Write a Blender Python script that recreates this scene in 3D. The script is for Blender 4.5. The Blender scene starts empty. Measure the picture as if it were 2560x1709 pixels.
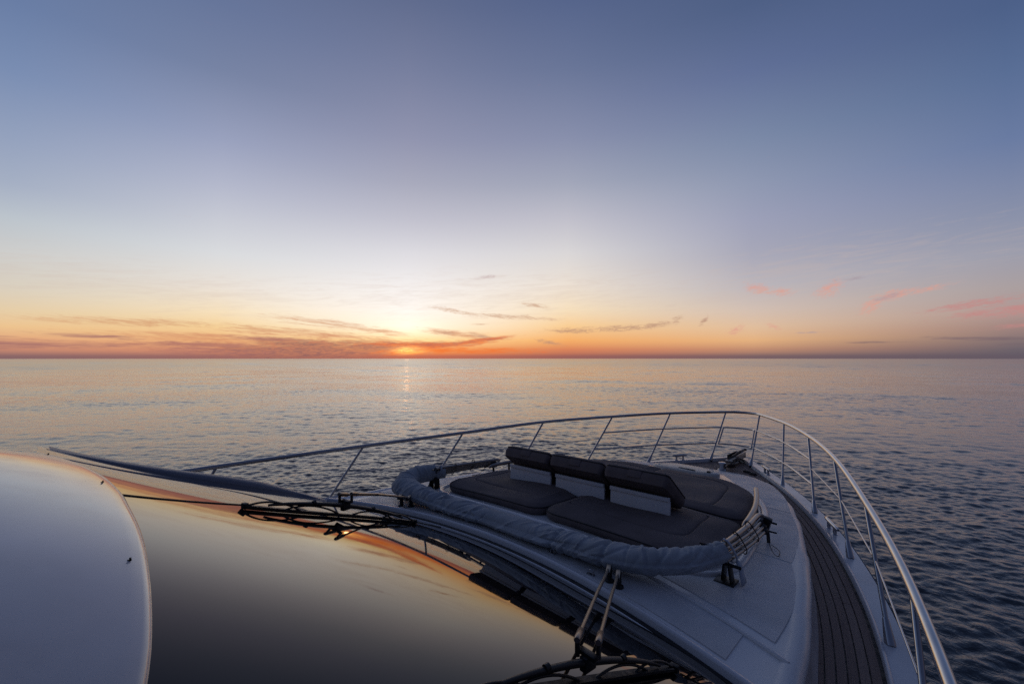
import bpy, bmesh, math, random
import numpy as np
from mathutils import Vector, Matrix

random.seed(7)
SC = bpy.context.scene
COL = SC.collection
R = math.radians
ZC = 4.0            # eye height above the sea; boat heights below are written relative to it

# ------------------------------------------------------------------ camera
cam_d = bpy.data.cameras.new('camera')
cam_d.sensor_width = 36.0
cam_d.lens = 16.0
cam_d.clip_start = 0.05
cam_d.clip_end = 60000
cam = bpy.data.objects.new('camera', cam_d)
COL.objects.link(cam)
cam.location = (2.3, 0.0, ZC)
cam.rotation_euler = (R(90 + 2.03), 0, R(43.1))
SC.camera = cam

# ------------------------------------------------------------------ render / view
SC.render.engine = 'CYCLES'
SC.cycles.use_denoising = False
SC.cycles.max_bounces = 8
SC.cycles.glossy_bounces = 5
SC.view_settings.view_transform = 'Standard'
SC.view_settings.look = 'None'
SC.view_settings.exposure = 0.0
SC.view_settings.gamma = 1.0

# ------------------------------------------------------------------ sun (just touching the horizon, behind a bank of cloud)
SUN_EL = 0.8
SUN = Vector((-0.8302, 0.5574, 0.0)).normalized()
sun_d = bpy.data.lights.new('sun', 'SUN')
sun_d.energy = 0.0004      # veiled by the cloud bank
sun_d.angle = R(0.53)
sun_d.color = (1.0, 0.52, 0.26)
sun = bpy.data.objects.new('sun', sun_d)
COL.objects.link(sun)
sdir = Vector((SUN.x * math.cos(R(SUN_EL)), SUN.y * math.cos(R(SUN_EL)), math.sin(R(SUN_EL))))
sun.rotation_euler = (-sdir).to_track_quat('-Z', 'Y').to_euler()
sun.location = (-60, 40, 30)


# ------------------------------------------------------------------ node helpers
def lin(c):
    return tuple(((v / 255) / 12.92 if v / 255 <= 0.04045 else ((v / 255 + 0.055) / 1.055) ** 2.4) for v in c)


class NT:
    def __init__(self, tree):
        self.t = tree

    def node(self, kind, **kw):
        n = self.t.nodes.new(kind)
        for k, v in kw.items():
            setattr(n, k, v)
        return n

    def put(self, sock, v):
        if isinstance(v, bpy.types.NodeSocket):
            self.t.links.new(v, sock)
        else:
            sock.default_value = v

    def m(self, op, a, b=0.0, c=0.0, clamp=False):
        n = self.node('ShaderNodeMath', operation=op, use_clamp=clamp)
        self.put(n.inputs[0], a)
        self.put(n.inputs[1], b)
        if op in ('MULTIPLY_ADD', 'SMOOTH_MIN', 'COMPARE'):
            self.put(n.inputs[2], c)
        return n.outputs[0]

    def mapr(self, v, a, b, c=0.0, d=1.0, kind='SMOOTHSTEP'):
        n = self.node('ShaderNodeMapRange', interpolation_type=kind)
        self.put(n.inputs[0], v)
        for i, q in enumerate((a, b, c, d)):
            self.put(n.inputs[1 + i], q)
        return n.outputs[0]

    def mix(self, f, a, b, blend='MIX'):
        n = self.node('ShaderNodeMix', data_type='RGBA', blend_type=blend)
        self.put(n.inputs[0], f)
        for s, v in ((n.inputs[6], a), (n.inputs[7], b)):
            if isinstance(v, tuple) and len(v) == 3:
                v = v + (1.0,)
            self.put(s, v)
        return n.outputs[2]

    def ramp(self, f, stops):
        n = self.node('ShaderNodeValToRGB')
        e = n.color_ramp.elements
        while len(e) < len(stops):
            e.new(0.5)
        for k, (p, c) in enumerate(stops):
            e[k].position = p
            e[k].color = tuple(c) + (1.0,)
        self.put(n.inputs[0], f)
        return n.outputs[0]

    def noise(self, vec, scale=5.0, detail=4.0, rough=0.55, dist=0.0, dims='3D'):
        n = self.node('ShaderNodeTexNoise', noise_dimensions=dims)
        self.put(n.inputs['Vector'], vec)
        n.inputs['Scale'].default_value = scale
        n.inputs['Detail'].default_value = detail
        n.inputs['Roughness'].default_value = rough
        n.inputs['Distortion'].default_value = dist
        return n.outputs[0]

    def comb(self, x, y, z=0.0):
        n = self.node('ShaderNodeCombineXYZ')
        for i, v in enumerate((x, y, z)):
            self.put(n.inputs[i], v)
        return n.outputs[0]


# ------------------------------------------------------------------ world: dusk sky as seen over the bow
W = bpy.data.worlds.new('World')
SC.world = W
W.use_nodes = True
wt = W.node_tree
wt.nodes.clear()
w = NT(wt)
tc = w.node('ShaderNodeTexCoord')
sep = w.node('ShaderNodeSeparateXYZ')
wt.links.new(tc.outputs['Generated'], sep.inputs[0])
dx, dy, dz = sep.outputs
el = w.m('MULTIPLY', w.m('ARCSINE', w.m('MAXIMUM', w.m('MINIMUM', dz, 1.0), -1.0)), 57.29578)
dot = w.m('ADD', w.m('MULTIPLY', dx, SUN.x), w.m('MULTIPLY', dy, SUN.y))
crs = w.m('SUBTRACT', w.m('MULTIPLY', dx, -SUN.y), w.m('MULTIPLY', dy, -SUN.x))   # + to the right of the sun
crs = w.m('MULTIPLY', crs, -1.0)
az = w.m('MULTIPLY', w.m('ARCTAN2', crs, dot), 57.29578)

# elevation -> colour columns for directions measured from the sun (degrees; sRGB)
def column(els, cols):
    return sorted(zip(els, cols))


Y0 = [28.17, 23.33, 18.15, 14.52, 11.72, 8.88, 5.99, 4.06, 2.70, 1.53, 0.75, 0.17]
Y1 = [33.89, 28.39, 22.3, 17.94, 14.53, 11.03, 7.46, 5.05, 3.36, 1.91, 0.94, 0.21]
Y2 = [38.19, 32.29, 25.58, 20.69, 16.81, 12.8, 8.67, 5.88, 3.91, 2.22, 1.09, 0.25]
Y3 = [38.72, 32.78, 26.0, 21.04, 17.11, 13.02, 8.83, 5.98, 3.98, 2.26, 1.11, 0.25]
Y4 = [35.28, 29.64, 23.34, 18.81, 15.25, 11.59, 7.84, 5.31, 3.53, 2.01, 0.99, 0.22]
TOP = [(90, (42, 54, 84)), (58, (52, 68, 106))]
BACK = [(90, (44, 57, 90)), (50, (43, 55, 86)), (25, (44, 54, 84)), (12, (46, 51, 76)), (5, (46, 47, 66)), (0, (40, 40, 55))]  # sky astern darkened, standing in for the shade of an unbuilt superstructure
KEYS = {
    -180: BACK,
    -100: [(90, (42, 54, 84)), (50, (50, 64, 100)), (25, (64, 78, 112)), (12, (78, 84, 108)), (5, (86, 80, 96)), (0, (70, 62, 74))],
    -35: TOP + column(Y0, [(99, 122, 165), (116, 138, 178), (145, 160, 190), (165, 176, 197), (190, 198, 206), (208, 208, 206), (220, 210, 193), (232, 208, 170), (239, 198, 146), (228, 168, 126), (200, 138, 114), (150, 112, 111)]),
    -20: TOP + column(Y1, [(97, 114, 154), (115, 129, 164), (150, 159, 190), (178, 183, 204), (200, 203, 214), (219, 221, 224), (237, 228, 217), (248, 227, 192), (247, 212, 156), (240, 182, 126), (222, 150, 112), (168, 114, 106)]),
    0: TOP + column(Y2, [(92, 105, 142), (115, 124, 158), (142, 146, 175), (167, 169, 189), (192, 192, 206), (221, 220, 226), (243, 240, 239), (254, 249, 242), (255, 248, 228), (255, 222, 156), (250, 160, 80), (214, 106, 70)]),
    20: TOP + column(Y3, [(80, 97, 139), (101, 115, 152), (133, 141, 172), (161, 166, 186), (192, 191, 203), (219, 216, 217), (240, 228, 214), (248, 225, 190), (250, 206, 148), (247, 176, 106), (218, 132, 92), (166, 100, 90)]),
    41: TOP + column(Y4, [(72, 92, 133), (91, 108, 151), (119, 135, 167), (141, 151, 178), (156, 160, 185), (169, 169, 186), (190, 184, 189), (213, 193, 180), (226, 192, 160), (230, 179, 130), (194, 142, 114), (126, 102, 104)]),
    61: TOP + column(Y0, [(69, 92, 136), (82, 106, 149), (100, 120, 162), (124, 136, 168), (140, 147, 171), (158, 159, 174), (172, 161, 162), (176, 154, 150), (162, 134, 130), (132, 115, 116), (110, 100, 108), (96, 90, 102)]),
    120: [(90, (42, 54, 84)), (50, (46, 58, 92)), (25, (56, 68, 100)), (12, (66, 70, 94)), (5, (70, 66, 84)), (0, (58, 54, 68))],
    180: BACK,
}
elf = w.m('POWER', w.m('DIVIDE', w.m('MAXIMUM', el, 0.0), 90.0), 0.5, clamp=True)
sky = None
prev = None
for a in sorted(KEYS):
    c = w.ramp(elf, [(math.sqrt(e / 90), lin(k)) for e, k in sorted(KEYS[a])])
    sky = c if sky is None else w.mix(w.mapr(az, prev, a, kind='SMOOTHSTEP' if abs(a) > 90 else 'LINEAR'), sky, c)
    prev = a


def blob(a0, e0, sa, se, tilt=0.0):
    """soft elliptical window round a sky direction (degrees)"""
    u = w.m('SUBTRACT', az, a0)
    v = w.m('SUBTRACT', el, e0)
    ct, st = math.cos(R(tilt)), math.sin(R(tilt))
    p = w.m('ADD', w.m('MULTIPLY', u, ct / sa), w.m('MULTIPLY', v, st / sa))
    q = w.m('ADD', w.m('MULTIPLY', u, -st / se), w.m('MULTIPLY', v, ct / se))
    return w.m('EXPONENT', w.m('MULTIPLY', w.m('ADD', w.m('MULTIPLY', p, p), w.m('MULTIPLY', q, q)), -1.0))


def clouds(base, blobs, color, sc=(0.16, 1.0), tilt=0.0, lo=0.5, hi=0.95, op=1.0, seed=0.0, amp=1.0, dist=0.6, color2=None):
    """streaky cirrus: stretched noise gated by blobs"""
    ct, st = math.cos(R(tilt)), math.sin(R(tilt))
    p = w.m('ADD', w.m('MULTIPLY', az, ct), w.m('MULTIPLY', el, st))
    q = w.m('ADD', w.m('MULTIPLY', az, -st), w.m('MULTIPLY', el, ct))
    n = w.noise(w.comb(w.m('MULTIPLY', p, sc[0] * 1.5), w.m('MULTIPLY', q, sc[1] * 1.35), seed), 1.0, 10.0, 0.66, dist)
    n2 = w.noise(w.comb(w.m('MULTIPLY', p, sc[0] * 4.5), w.m('MULTIPLY', q, sc[1] * 4.2), seed + 5.0), 1.0, 8.0, 0.62, 1.2)
    n = w.m('ADD', w.m('MULTIPLY', n, 0.62), w.m('MULTIPLY', n2, 0.38))
    if color2:
        color = w.mix(w.mapr(n2, 0.36, 0.62), color, color2)
    s = None
    for b in blobs:
        g = blob(b[0], b[1], b[2] * 1.45, b[3] * 1.45, *b[4:])
        s = g if s is None else w.m('MAXIMUM', s, g)
    # the noise, not the window, draws the edges
    d = w.m('ADD', w.mapr(n, 0.33, 0.67, kind='LINEAR'), w.m('MULTIPLY', w.m('SUBTRACT', s, 1.0), 1.15))
    f = w.m('MULTIPLY', w.mapr(d, lo, hi), min(1.0, op))
    return w.mix(f, base, color)


# glow round the sun
g1 = w.m('MULTIPLY', blob(0, 5.5, 15, 5.5), 0.06)
sky = w.mix(1.0, sky, w.mix(g1, (0, 0, 0), (1.0, 0.88, 0.74)), 'ADD')
g2 = w.m('MULTIPLY', blob(0, 3.4, 4.5, 1.2), 0.16)
sky = w.mix(1.0, sky, w.mix(g2, (0, 0, 0), (1.0, 0.80, 0.50)), 'ADD')
# thin high streaks, tinted by where they stand
CY = (0.17, 2.3)
sky = clouds(sky, [(-9, 4.0, 7, .65, -5), (-3.5, 3.3, 5, .50, -8), (-13, 3.1, 8, .5, -3), (-27, 3.5, 8, .5, 0), (5, 3.1, 4, .45, -8)], lin((208, 146, 108)), CY, -5, 0.02, 0.80, 0.75, 3.1, 1.5, 1.2)
sky = clouds(sky, [(-9, 2.5, 12, .6, -3), (-21, 2.2, 10, .6, -2), (8, 2.8, 5, .5, -6)], lin((206, 134, 104)), CY, -3, 0.02, 0.80, 0.7, 12.1, 1.5, 1.2)
sky = clouds(sky, [(6.5, 5.75, 4, .40, -9), (13, 5.2, 6, .35, -4), (16, 6.6, 2.2, .35, -10), (9, 4.25, 1.6, .14, -1), (4.5, 3.2, 1.8, .35, -4), (9, 2.75, 2.0, .35, -14)], lin((206, 166, 138)), (0.34, 2.6), -6, 0.02, 0.80, 0.85, 9.7, 1.4, 1.0)
sky = clouds(sky, [(21, 3.45, 4.0, .42, 0), (26.5, 3.65, 4.5, .45, 2), (30.5, 3.95, 2.8, .40, 9), (33.0, 4.5, .8, .55, 35), (17.7, 1.95, 2.0, .35, -12), (36, 4.4, .8, .3, 50)], lin((182, 142, 122)), (0.55, 3.2), 4, 0.02, 0.80, 0.85, 5.2, 1.3, 1.0)
sky = clouds(sky, [(9.7, 10.1, 1.7, .30, 4)], lin((206, 188, 188)), (0.5, 1.6), 4, 0.02, 0.80, 0.8, 4.4)
sky = clouds(sky, [(41.6, 7.65, 1.8, .65, -12), (43.6, 7.2, 1.6, .5, -8), (48.1, 7.15, 1.5, .9, 28), (51.5, 5.3, 1.4, .7, 42), (53.1, 6.1, 2.2, .6, 12), (55.6, 6.4, 2.0, .3, 10), (39.3, 3.2, 1.0, .45, 24), (43, 3.4, 0.8, .3, -20)], lin((224, 160, 144)), (0.70, 2.2), 16, 0.0, 0.85, 0.80, 5.9, 1.2, 1.1)
sky = clouds(sky, [(58.3, 4.75, 3.6, .36, 8), (61.0, 4.1, 4.4, .62, 4), (66, 4.5, 5, .6, 4), (62, 2.85, 2.4, .26, 5)], lin((198, 136, 134)), (0.50, 2.6), 6, -0.05, 0.80, 0.9, 8.9, 1.2, 0.8)
sky = clouds(sky, [(50, 8.0, 1.6, .2, 3), (52.5, 5.9, 1.5, .28, 16), (46, 2.7, 1.4, .12, 0)], lin((166, 150, 160)), (0.40, 1.6), 8, 0.02, 0.80, 0.65, 1.9, 1.2, 0.8)
sky = clouds(sky, [(59, 1.75, 4.5, .22, -3), (51.4, 1.55, 3.0, .14, 0), (68, 1.2, 6, .4, 0)], lin((112, 94, 106)), (0.12, 1.6), 0, 0.02, 0.80, 0.6, 2.2, 1.1)
sky = clouds(sky, [(12, 8, 34, 3.6, 2), (-26, 7, 20, 3.0, -2), (45, 9, 22, 4.0, 4)], lin((206, 184, 172)), (0.09, 1.1), 4, 0.1, 1.1, 0.30, 21.3, 1.0, 1.6)
# low banks on the left and the dark bank in front of the sun
sky = clouds(sky, [(-36, 1.2, 8, .45, 0), (-44, 1.2, 12, .6, 0), (-30, 2.05, 3.5, .22, -2), (-60, 2.0, 12, .7, 0)], lin((166, 114, 110)), (0.10, 1.8), 0, -0.15, 0.65, 0.85, 7.7, 1.3, .8)
sky = clouds(sky, [(-20, 1.35, 7, .35, -1), (-14, 2.05, 5, .30, -3), (-17, 0.75, 9, .8, 0)], lin((168, 110, 106)), (0.16, 2.0), -1, -0.15, 0.65, 0.85, 17.7, 1.3, 1.0)
sky = clouds(sky, [(-10, 0.75, 8.5, 1.05, 0), (-11, 1.55, 5.0, .55, -1), (-4.5, 1.35, 6.5, .65, 0), (2, 1.55, 5, .34, 4)], lin((130, 96, 99)), (0.20, 1.9), 1, -0.30, 0.45, 0.90, 1.3, 0.55, 1.2, lin((198, 128, 100)))
sky = clouds(sky, [(4.5, 1.62, 5.2, .36, 4), (8.6, 2.12, 3.6, .28, 7), (0.5, 1.7, 5, .3, 0)], lin((186, 98, 84)), (0.16, 1.9), 4, -0.25, 0.5, 0.9, 8.8, 1.0, 0.9, lin((238, 130, 76)))
sky = clouds(sky, [(3.5, 1.0, 6, .55, 1), (-1, 0.65, 3.5, .5, 0), (11, 0.9, 6, .5, 0)], lin((240, 116, 52)), (0.22, 2.0), 2, 0.02, 0.80, 0.8, 6.6, 1.5, 1.2)
# burning spot where the sun goes down
g3 = w.m('MULTIPLY', blob(0, .95, 1.7, .42, 2), w.m('MULTIPLY_ADD', w.noise(w.comb(w.m('MULTIPLY', az, .8), w.m('MULTIPLY', el, 3.4), 3.), 1.0, 6, .6, 1.0), 2.6, -0.6))
sky = w.mix(1.0, sky, w.mix(w.m('MAXIMUM', g3, 0.0), (0, 0, 0), (1.3, 0.72, 0.16)), 'ADD')
# dark rim of haze along the horizon
rim = w.m('MULTIPLY', w.mapr(el, 0.0, 0.7, 1.0, 0.0), 0.5)
sky = w.mix(rim, sky, w.mix(blob(0, 0, 34, 30), lin((104, 90, 100)), lin((150, 98, 92))))
nish = w.node('ShaderNodeTexSky', sky_type='NISHITA', sun_disc=False)
nish.sun_elevation = R(SUN_EL)
nish.sun_rotation = math.atan2(SUN.x, SUN.y)
nb = w.node('ShaderNodeVectorMath', operation='SCALE')
wt.links.new(nish.outputs[0], nb.inputs[0])
nb.inputs['Scale'].default_value = 0.10
sky = w.mix(0.03, sky, nb.outputs[0])
hs = w.node('ShaderNodeHueSaturation')
hs.inputs['Saturation'].default_value = 0.93
hs.inputs['Value'].default_value = 1.02
w.put(hs.inputs['Color'], sky)
sky = w.mix(w.mapr(el, 9.0, 20.0), sky, hs.outputs[0])
bg = w.node('ShaderNodeBackground')
wt.links.new(sky, bg.inputs[0])
bg.inputs[1].default_value = 1.0
wo = w.node('ShaderNodeOutputWorld')
wt.links.new(bg.outputs[0], wo.inputs[0])
W.cycles.sampling_method = 'MANUAL'
W.cycles.sample_map_resolution = 1024


# ------------------------------------------------------------------ materials
def mat(name, color, rough=0.5, metal=0.0, ior=1.45, coat=0.0, spec=None):
    m = bpy.data.materials.new(name)
    m.use_nodes = True
    b = m.node_tree.nodes['Principled BSDF']
    b.inputs['Base Color'].default_value = tuple(color) + (1.0,)
    b.inputs['Roughness'].default_value = rough
    b.inputs['Metallic'].default_value = metal
    b.inputs['IOR'].default_value = ior
    if coat:
        b.inputs['Coat Weight'].default_value = coat
        b.inputs['Coat Roughness'].default_value = 0.05
    return m


def vary(m, scale, amount, rough_amt=0.0, bump=0.0, bscale=None, stretch=None, detail=5, bdist=0.01):
    """uneven tone, gloss and fine relief from object-space noise"""
    n = NT(m.node_tree)
    b = m.node_tree.nodes['Principled BSDF']
    co = n.node('ShaderNodeTexCoord').outputs['Object']
    if stretch:
        mp = n.node('ShaderNodeMapping')
        n.put(mp.inputs[0], co)
        mp.inputs['Scale'].default_value = stretch
        co = mp.outputs[0]
    f = n.noise(co, scale, detail, 0.6)
    c = b.inputs['Base Color'].default_value[:3]
    lo = tuple(v * (1 - amount) for v in c)
    hi = tuple(min(1, v * (1 + amount)) for v in c)
    n.put(b.inputs['Base Color'], n.mix(n.mapr(f, 0.3, 0.7), lo, hi))
    if rough_amt:
        r0 = b.inputs['Roughness'].default_value
        n.put(b.inputs['Roughness'], n.mapr(n.noise(co, scale * 2.3, 4, 0.6), 0.3, 0.7, max(0.02, r0 - rough_amt), r0 + rough_amt))
    if bump:
        bn = n.node('ShaderNodeBump')
        bn.inputs['Strength'].default_value = bump
        bn.inputs['Distance'].default_value = bdist
        n.put(bn.inputs['Height'], n.noise(co, bscale or scale, 3, 0.6))
        n.put(b.inputs['Normal'], bn.outputs[0])
    return m


M = {}
M['gelcoat'] = vary(mat('gelcoat', (0.70, 0.70, 0.70), 0.24), 1.7, 0.08, 0.08)
M['coaming'] = vary(mat('polished gelcoat', (0.57, 0.575, 0.585), 0.14, coat=0.4), 2.4, 0.13, 0.06)
M['nonskid'] = vary(mat('nonskid gelcoat', (0.60, 0.60, 0.60), 0.46), 2.6, 0.10, 0.06, 0.12, 420, bdist=0.002)
M['steel'] = vary(mat('polished steel', (0.48, 0.48, 0.49), 0.17, 1.0), 9, 0.06, 0.04)
M['tube'] = mat('weathered steel', (0.27, 0.25, 0.235), 0.33, 1.0)
M['arm'] = mat('dull wiper steel', (0.16, 0.145, 0.135), 0.34, 1.0)
M['rubber'] = vary(mat('black rubber', (0.012, 0.012, 0.013), 0.55), 12, 0.3, 0.1)
M['blackmetal'] = mat('black metal', (0.012, 0.012, 0.013), 0.45)
M['cushion'] = vary(mat('charcoal fabric', (0.138, 0.110, 0.107), 0.85), 5, 0.14, 0.0, 0.35, 260, bdist=0.002)
M['piping'] = mat('dark piping', (0.02, 0.019, 0.021), 0.7)
M['panel'] = vary(mat('white board', (0.66, 0.68, 0.72), 0.45), 3, 0.05, 0.08)
M['canvas'] = vary(mat('canvas', (0.36, 0.385, 0.41), 0.9), 7, 0.12, 0.0, 0.4, 300, bdist=0.002)
M['webbing'] = mat('webbing', (0.42, 0.46, 0.52), 0.8)
M['glass'] = mat('dark windscreen glass', (0.006, 0.006, 0.008), 0.015, ior=1.85)
M['glass'].node_tree.nodes['Principled BSDF'].inputs['Specular Tint'].default_value = (1.0, 0.80, 0.58, 1)   # bronze sun-control coating
M['frameshade'] = mat('shaded navy frame', (0.10, 0.125, 0.19), 0.45)  # white frame in shadow; its shade is put into the colour as navy
M['trimsteel'] = mat('trim', (0.66, 0.67, 0.70), 0.14)
M['hull'] = vary(mat('hull gelcoat', (0.55, 0.56, 0.58), 0.15), 0.8, 0.04, 0.04)
M['hatchlid'] = mat('hatch lid', (0.55, 0.52, 0.47), 0.35)
M['rust'] = vary(mat('worn bronze', (0.055, 0.040, 0.034), 0.55, 0.4), 30, 0.4, 0.1)

# windscreen: faint salt bloom so the mirror is not perfect
n = NT(M['glass'].node_tree)
b = M['glass'].node_tree.nodes['Principled BSDF']
co = n.node('ShaderNodeTexCoord').outputs['Object']
n.put(b.inputs['Roughness'], n.mapr(n.noise(co, 2.2, 5, 0.6), 0.35, 0.75, 0.012, 0.05))
spk = n.node('ShaderNodeTexVoronoi', feature='F1')
n.put(spk.inputs['Vector'], co)
spk.inputs['Scale'].default_value = 26.0
dust = n.m('MULTIPLY', n.mapr(spk.outputs['Distance'], 0.05, 0.12, 1.0, 0.0), n.mapr(n.noise(co, 3.1, 3, 0.6), 0.52, 0.7))
n.put(b.inputs['Base Color'], n.mix(n.m('MULTIPLY', dust, 0.5), (0.006, 0.006, 0.008), (0.10, 0.10, 0.10)))

# teak: UV runs along / across every plank
m = mat('teak', (0.09, 0.056, 0.045), 0.62)
n = NT(m.node_tree)
b = m.node_tree.nodes['Principled BSDF']
uv = n.node('ShaderNodeUVMap').outputs[0]
s2 = n.node('ShaderNodeSeparateXYZ')
n.put(s2.inputs[0], uv)
grain = n.noise(n.comb(n.m('MULTIPLY', s2.outputs[0], 2.0), n.m('MULTIPLY', s2.outputs[1], 160.0), 0.0), 1.0, 6, 0.65)
plank = n.node('ShaderNodeTexWhiteNoise', noise_dimensions='1D')
n.put(plank.inputs['W'], n.m('FLOOR', n.m('MULTIPLY', s2.outputs[1], 10.0)))
patch = n.noise(n.comb(n.m('MULTIPLY', s2.outputs[0], 3.0), n.m('MULTIPLY', s2.outputs[1], 9.0), 4.0), 1.0, 4, 0.6)
c1 = n.mix(n.mapr(grain, 0.3, 0.7), (0.135, 0.085, 0.070), (0.265, 0.172, 0.140))
c2 = n.mix(n.m('MULTIPLY', plank.outputs[0], 0.7), c1, (0.28, 0.195, 0.16))
c3 = n.mix(n.mapr(patch, 0.45, 0.8, 0, 0.5), c2, (0.12, 0.080, 0.070))
n.put(b.inputs['Base Color'], c3)
bn = n.node('ShaderNodeBump')
bn.inputs['Strength'].default_value = 0.3
bn.inputs['Distance'].default_value = 0.002
n.put(bn.inputs['Height'], grain)
n.put(b.inputs['Normal'], bn.outputs[0])
M['teak'] = m

# sea water
m = mat('sea water', (0.008, 0.014, 0.022), 0.06, ior=1.5)
m.node_tree.nodes['Principled BSDF'].inputs['Specular Tint'].default_value = (1.0, 0.95, 0.89, 1)
n = NT(m.node_tree)
b = m.node_tree.nodes['Principled BSDF']
geo = n.node('ShaderNodeNewGeometry').outputs['Position']
sx = n.node('ShaderNodeSeparateXYZ')
n.put(sx.inputs[0], geo)
rr = n.m('SQRT', n.m('ADD', n.m('MULTIPLY', sx.outputs[0], sx.outputs[0]), n.m('MULTIPLY', sx.outputs[1], sx.outputs[1])))
fine = n.noise(geo, 8.0, 4, 0.6, 0.5)
b1 = n.node('ShaderNodeBump')
n.put(b1.inputs['Strength'], n.mapr(rr, 12, 90, 1.0, 0.0))
b1.inputs['Distance'].default_value = 0.016
n.put(b1.inputs['Height'], fine)
chop = n.noise(geo, 2.2, 4, 0.6, 0.4)
b2 = n.node('ShaderNodeBump')
n.put(b2.inputs['Strength'], n.m('MULTIPLY', n.mapr(rr, 25, 60, 0.0, 1.0), n.mapr(rr, 120, 500, 1.0, 0.0)))
b2.inputs['Distance'].default_value = 0.045
n.put(b2.inputs['Height'], chop)
n.put(b2.inputs['Normal'], b1.outputs[0])
n.put(b.inputs['Normal'], b2.outputs[0])
n.put(b.inputs['Roughness'], n.mapr(rr, 30, 300, 0.06, 0.17))
M['water'] = m


# ------------------------------------------------------------------ mesh helpers
class MB:
    """collects geometry (heights relative to the eye) for one mesh object"""

    def __init__(self):
        self.v, self.f, self.mi, self.uv = [], [], [], {}

    def grid(self, rows, closed=False, mi=0, uvs=None, flip=False):
        o = len(self.v)
        nr, nc = len(rows), len(rows[0])
        for r in rows:
            self.v += [tuple(p) for p in r]
        for i in range(nr - 1):
            for j in range(nc if closed else nc - 1):
                k = (j + 1) % nc
                q = [o + i * nc + j, o + i * nc + k, o + (i + 1) * nc + k, o + (i + 1) * nc + j]
                if flip:
                    q.reverse()
                if uvs:
                    self.uv[len(self.f)] = [uvs[(t - o) // nc][(t - o) % nc] for t in q]
                self.f.append(q)
                self.mi.append(mi)
        return o

    def face(self, pts, mi=0):
        o = len(self.v)
        self.v += [tuple(p) for p in pts]
        self.f.append(list(range(o, o + len(pts))))
        self.mi.append(mi)

    def tube(self, pts, r, seg=10, mi=0, cap=True, flat=None):
        """round bar along a polyline; r a number or one per point; flat = (up vector scale)"""
        seg = max(seg, 10)
        P = [Vector(p) for p in pts]
        rs = [r] * len(P) if isinstance(r, (int, float)) else r
        T = []
        for i in range(len(P)):
            a = P[max(0, i - 1)]
            c = P[min(len(P) - 1, i + 1)]
            T.append((c - a).normalized())
        up = Vector((0, 0, 1)) if abs(T[0].z) < 0.9 else Vector((1, 0, 0))
        N = (up - T[0] * up.dot(T[0])).normalized()
        rows = []
        for i in range(len(P)):
            N = (N - T[i] * N.dot(T[i])).normalized()
            B = T[i].cross(N)
            rows.append([P[i] + (N * math.cos(2 * math.pi * k / seg) + B * math.sin(2 * math.pi * k / seg)) * rs[i] for k in range(seg)])
        self.grid(rows, True, mi)
        if cap:
            self.face(rows[0], mi)
            self.face(list(reversed(rows[-1])), mi)

    def box(self, c, size, rot=None, bev=0.0, mi=0):
        """bevelled box"""
        bm = bmesh.new()
        bmesh.ops.create_cube(bm, size=1.0)
        for v in bm.verts:
            v.co = Vector((v.co.x * size[0], v.co.y * size[1], v.co.z * size[2]))
        if bev:
            bmesh.ops.bevel(bm, geom=list(bm.edges), offset=bev, segments=2, affect='EDGES', profile=0.6)
        if rot is not None:
            bm.transform(rot)
        bm.verts.index_update()
        o = len(self.v)
        c = Vector(c)
        self.v += [tuple(v.co + c) for v in bm.verts]
        for f in bm.faces:
            self.f.append([o + v.index for v in f.verts])
            self.mi.append(mi)
        bm.free()

    def build(self, name, mats, parent=None, smooth=True, angle=48):
        me = bpy.data.meshes.new(name)
        off = Vector((0, 0, ZC)) if ROOT is None else Vector((0, 0, ZC)) - ROOT
        me.from_pydata([(p[0] + off.x, p[1] + off.y, p[2] + off.z) for p in self.v], [], self.f)
        for mm in (mats if isinstance(mats, (list, tuple)) else [mats]):
            me.materials.append(mm)
        me.polygons.foreach_set('material_index', self.mi)
        if self.uv:
            lay = me.uv_layers.new(name='UVMap')
            for fi, u in self.uv.items():
                for k, li in enumerate(me.polygons[fi].loop_indices):
                    lay.data[li].uv = u[k]
        bm = bmesh.new()
        bm.from_mesh(me)
        bmesh.ops.remove_doubles(bm, verts=bm.verts, dist=1e-5)
        bmesh.ops.recalc_face_normals(bm, faces=bm.faces)
        bm.to_mesh(me)
        bm.free()
        if smooth:
            me.polygons.foreach_set('use_smooth', [True] * len(me.polygons))
            me.set_sharp_from_angle(angle=R(angle))
        o = bpy.data.objects.new(name, me)
        COL.objects.link(o)
        if parent is not None:
            o.parent = parent
        elif ROOT is not None:
            o.location = ROOT
        return o


ROOT = None


def thing(name, label, cat, loc, group=None):
    """an Empty at the thing's base; loc height relative to the eye"""
    global ROOT
    ROOT = Vector((loc[0], loc[1], loc[2] + ZC))
    o = bpy.data.objects.new(name, None)
    o.empty_display_size = 0.2
    o.location = ROOT
    o['label'] = label
    o['category'] = cat
    if group:
        o['group'] = group
    COL.objects.link(o)
    return o


def lerp(a, b, t):
    return a + (b - a) * t


def interp(x, xs, ys):
    return float(np.interp(x, xs, ys))


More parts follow.
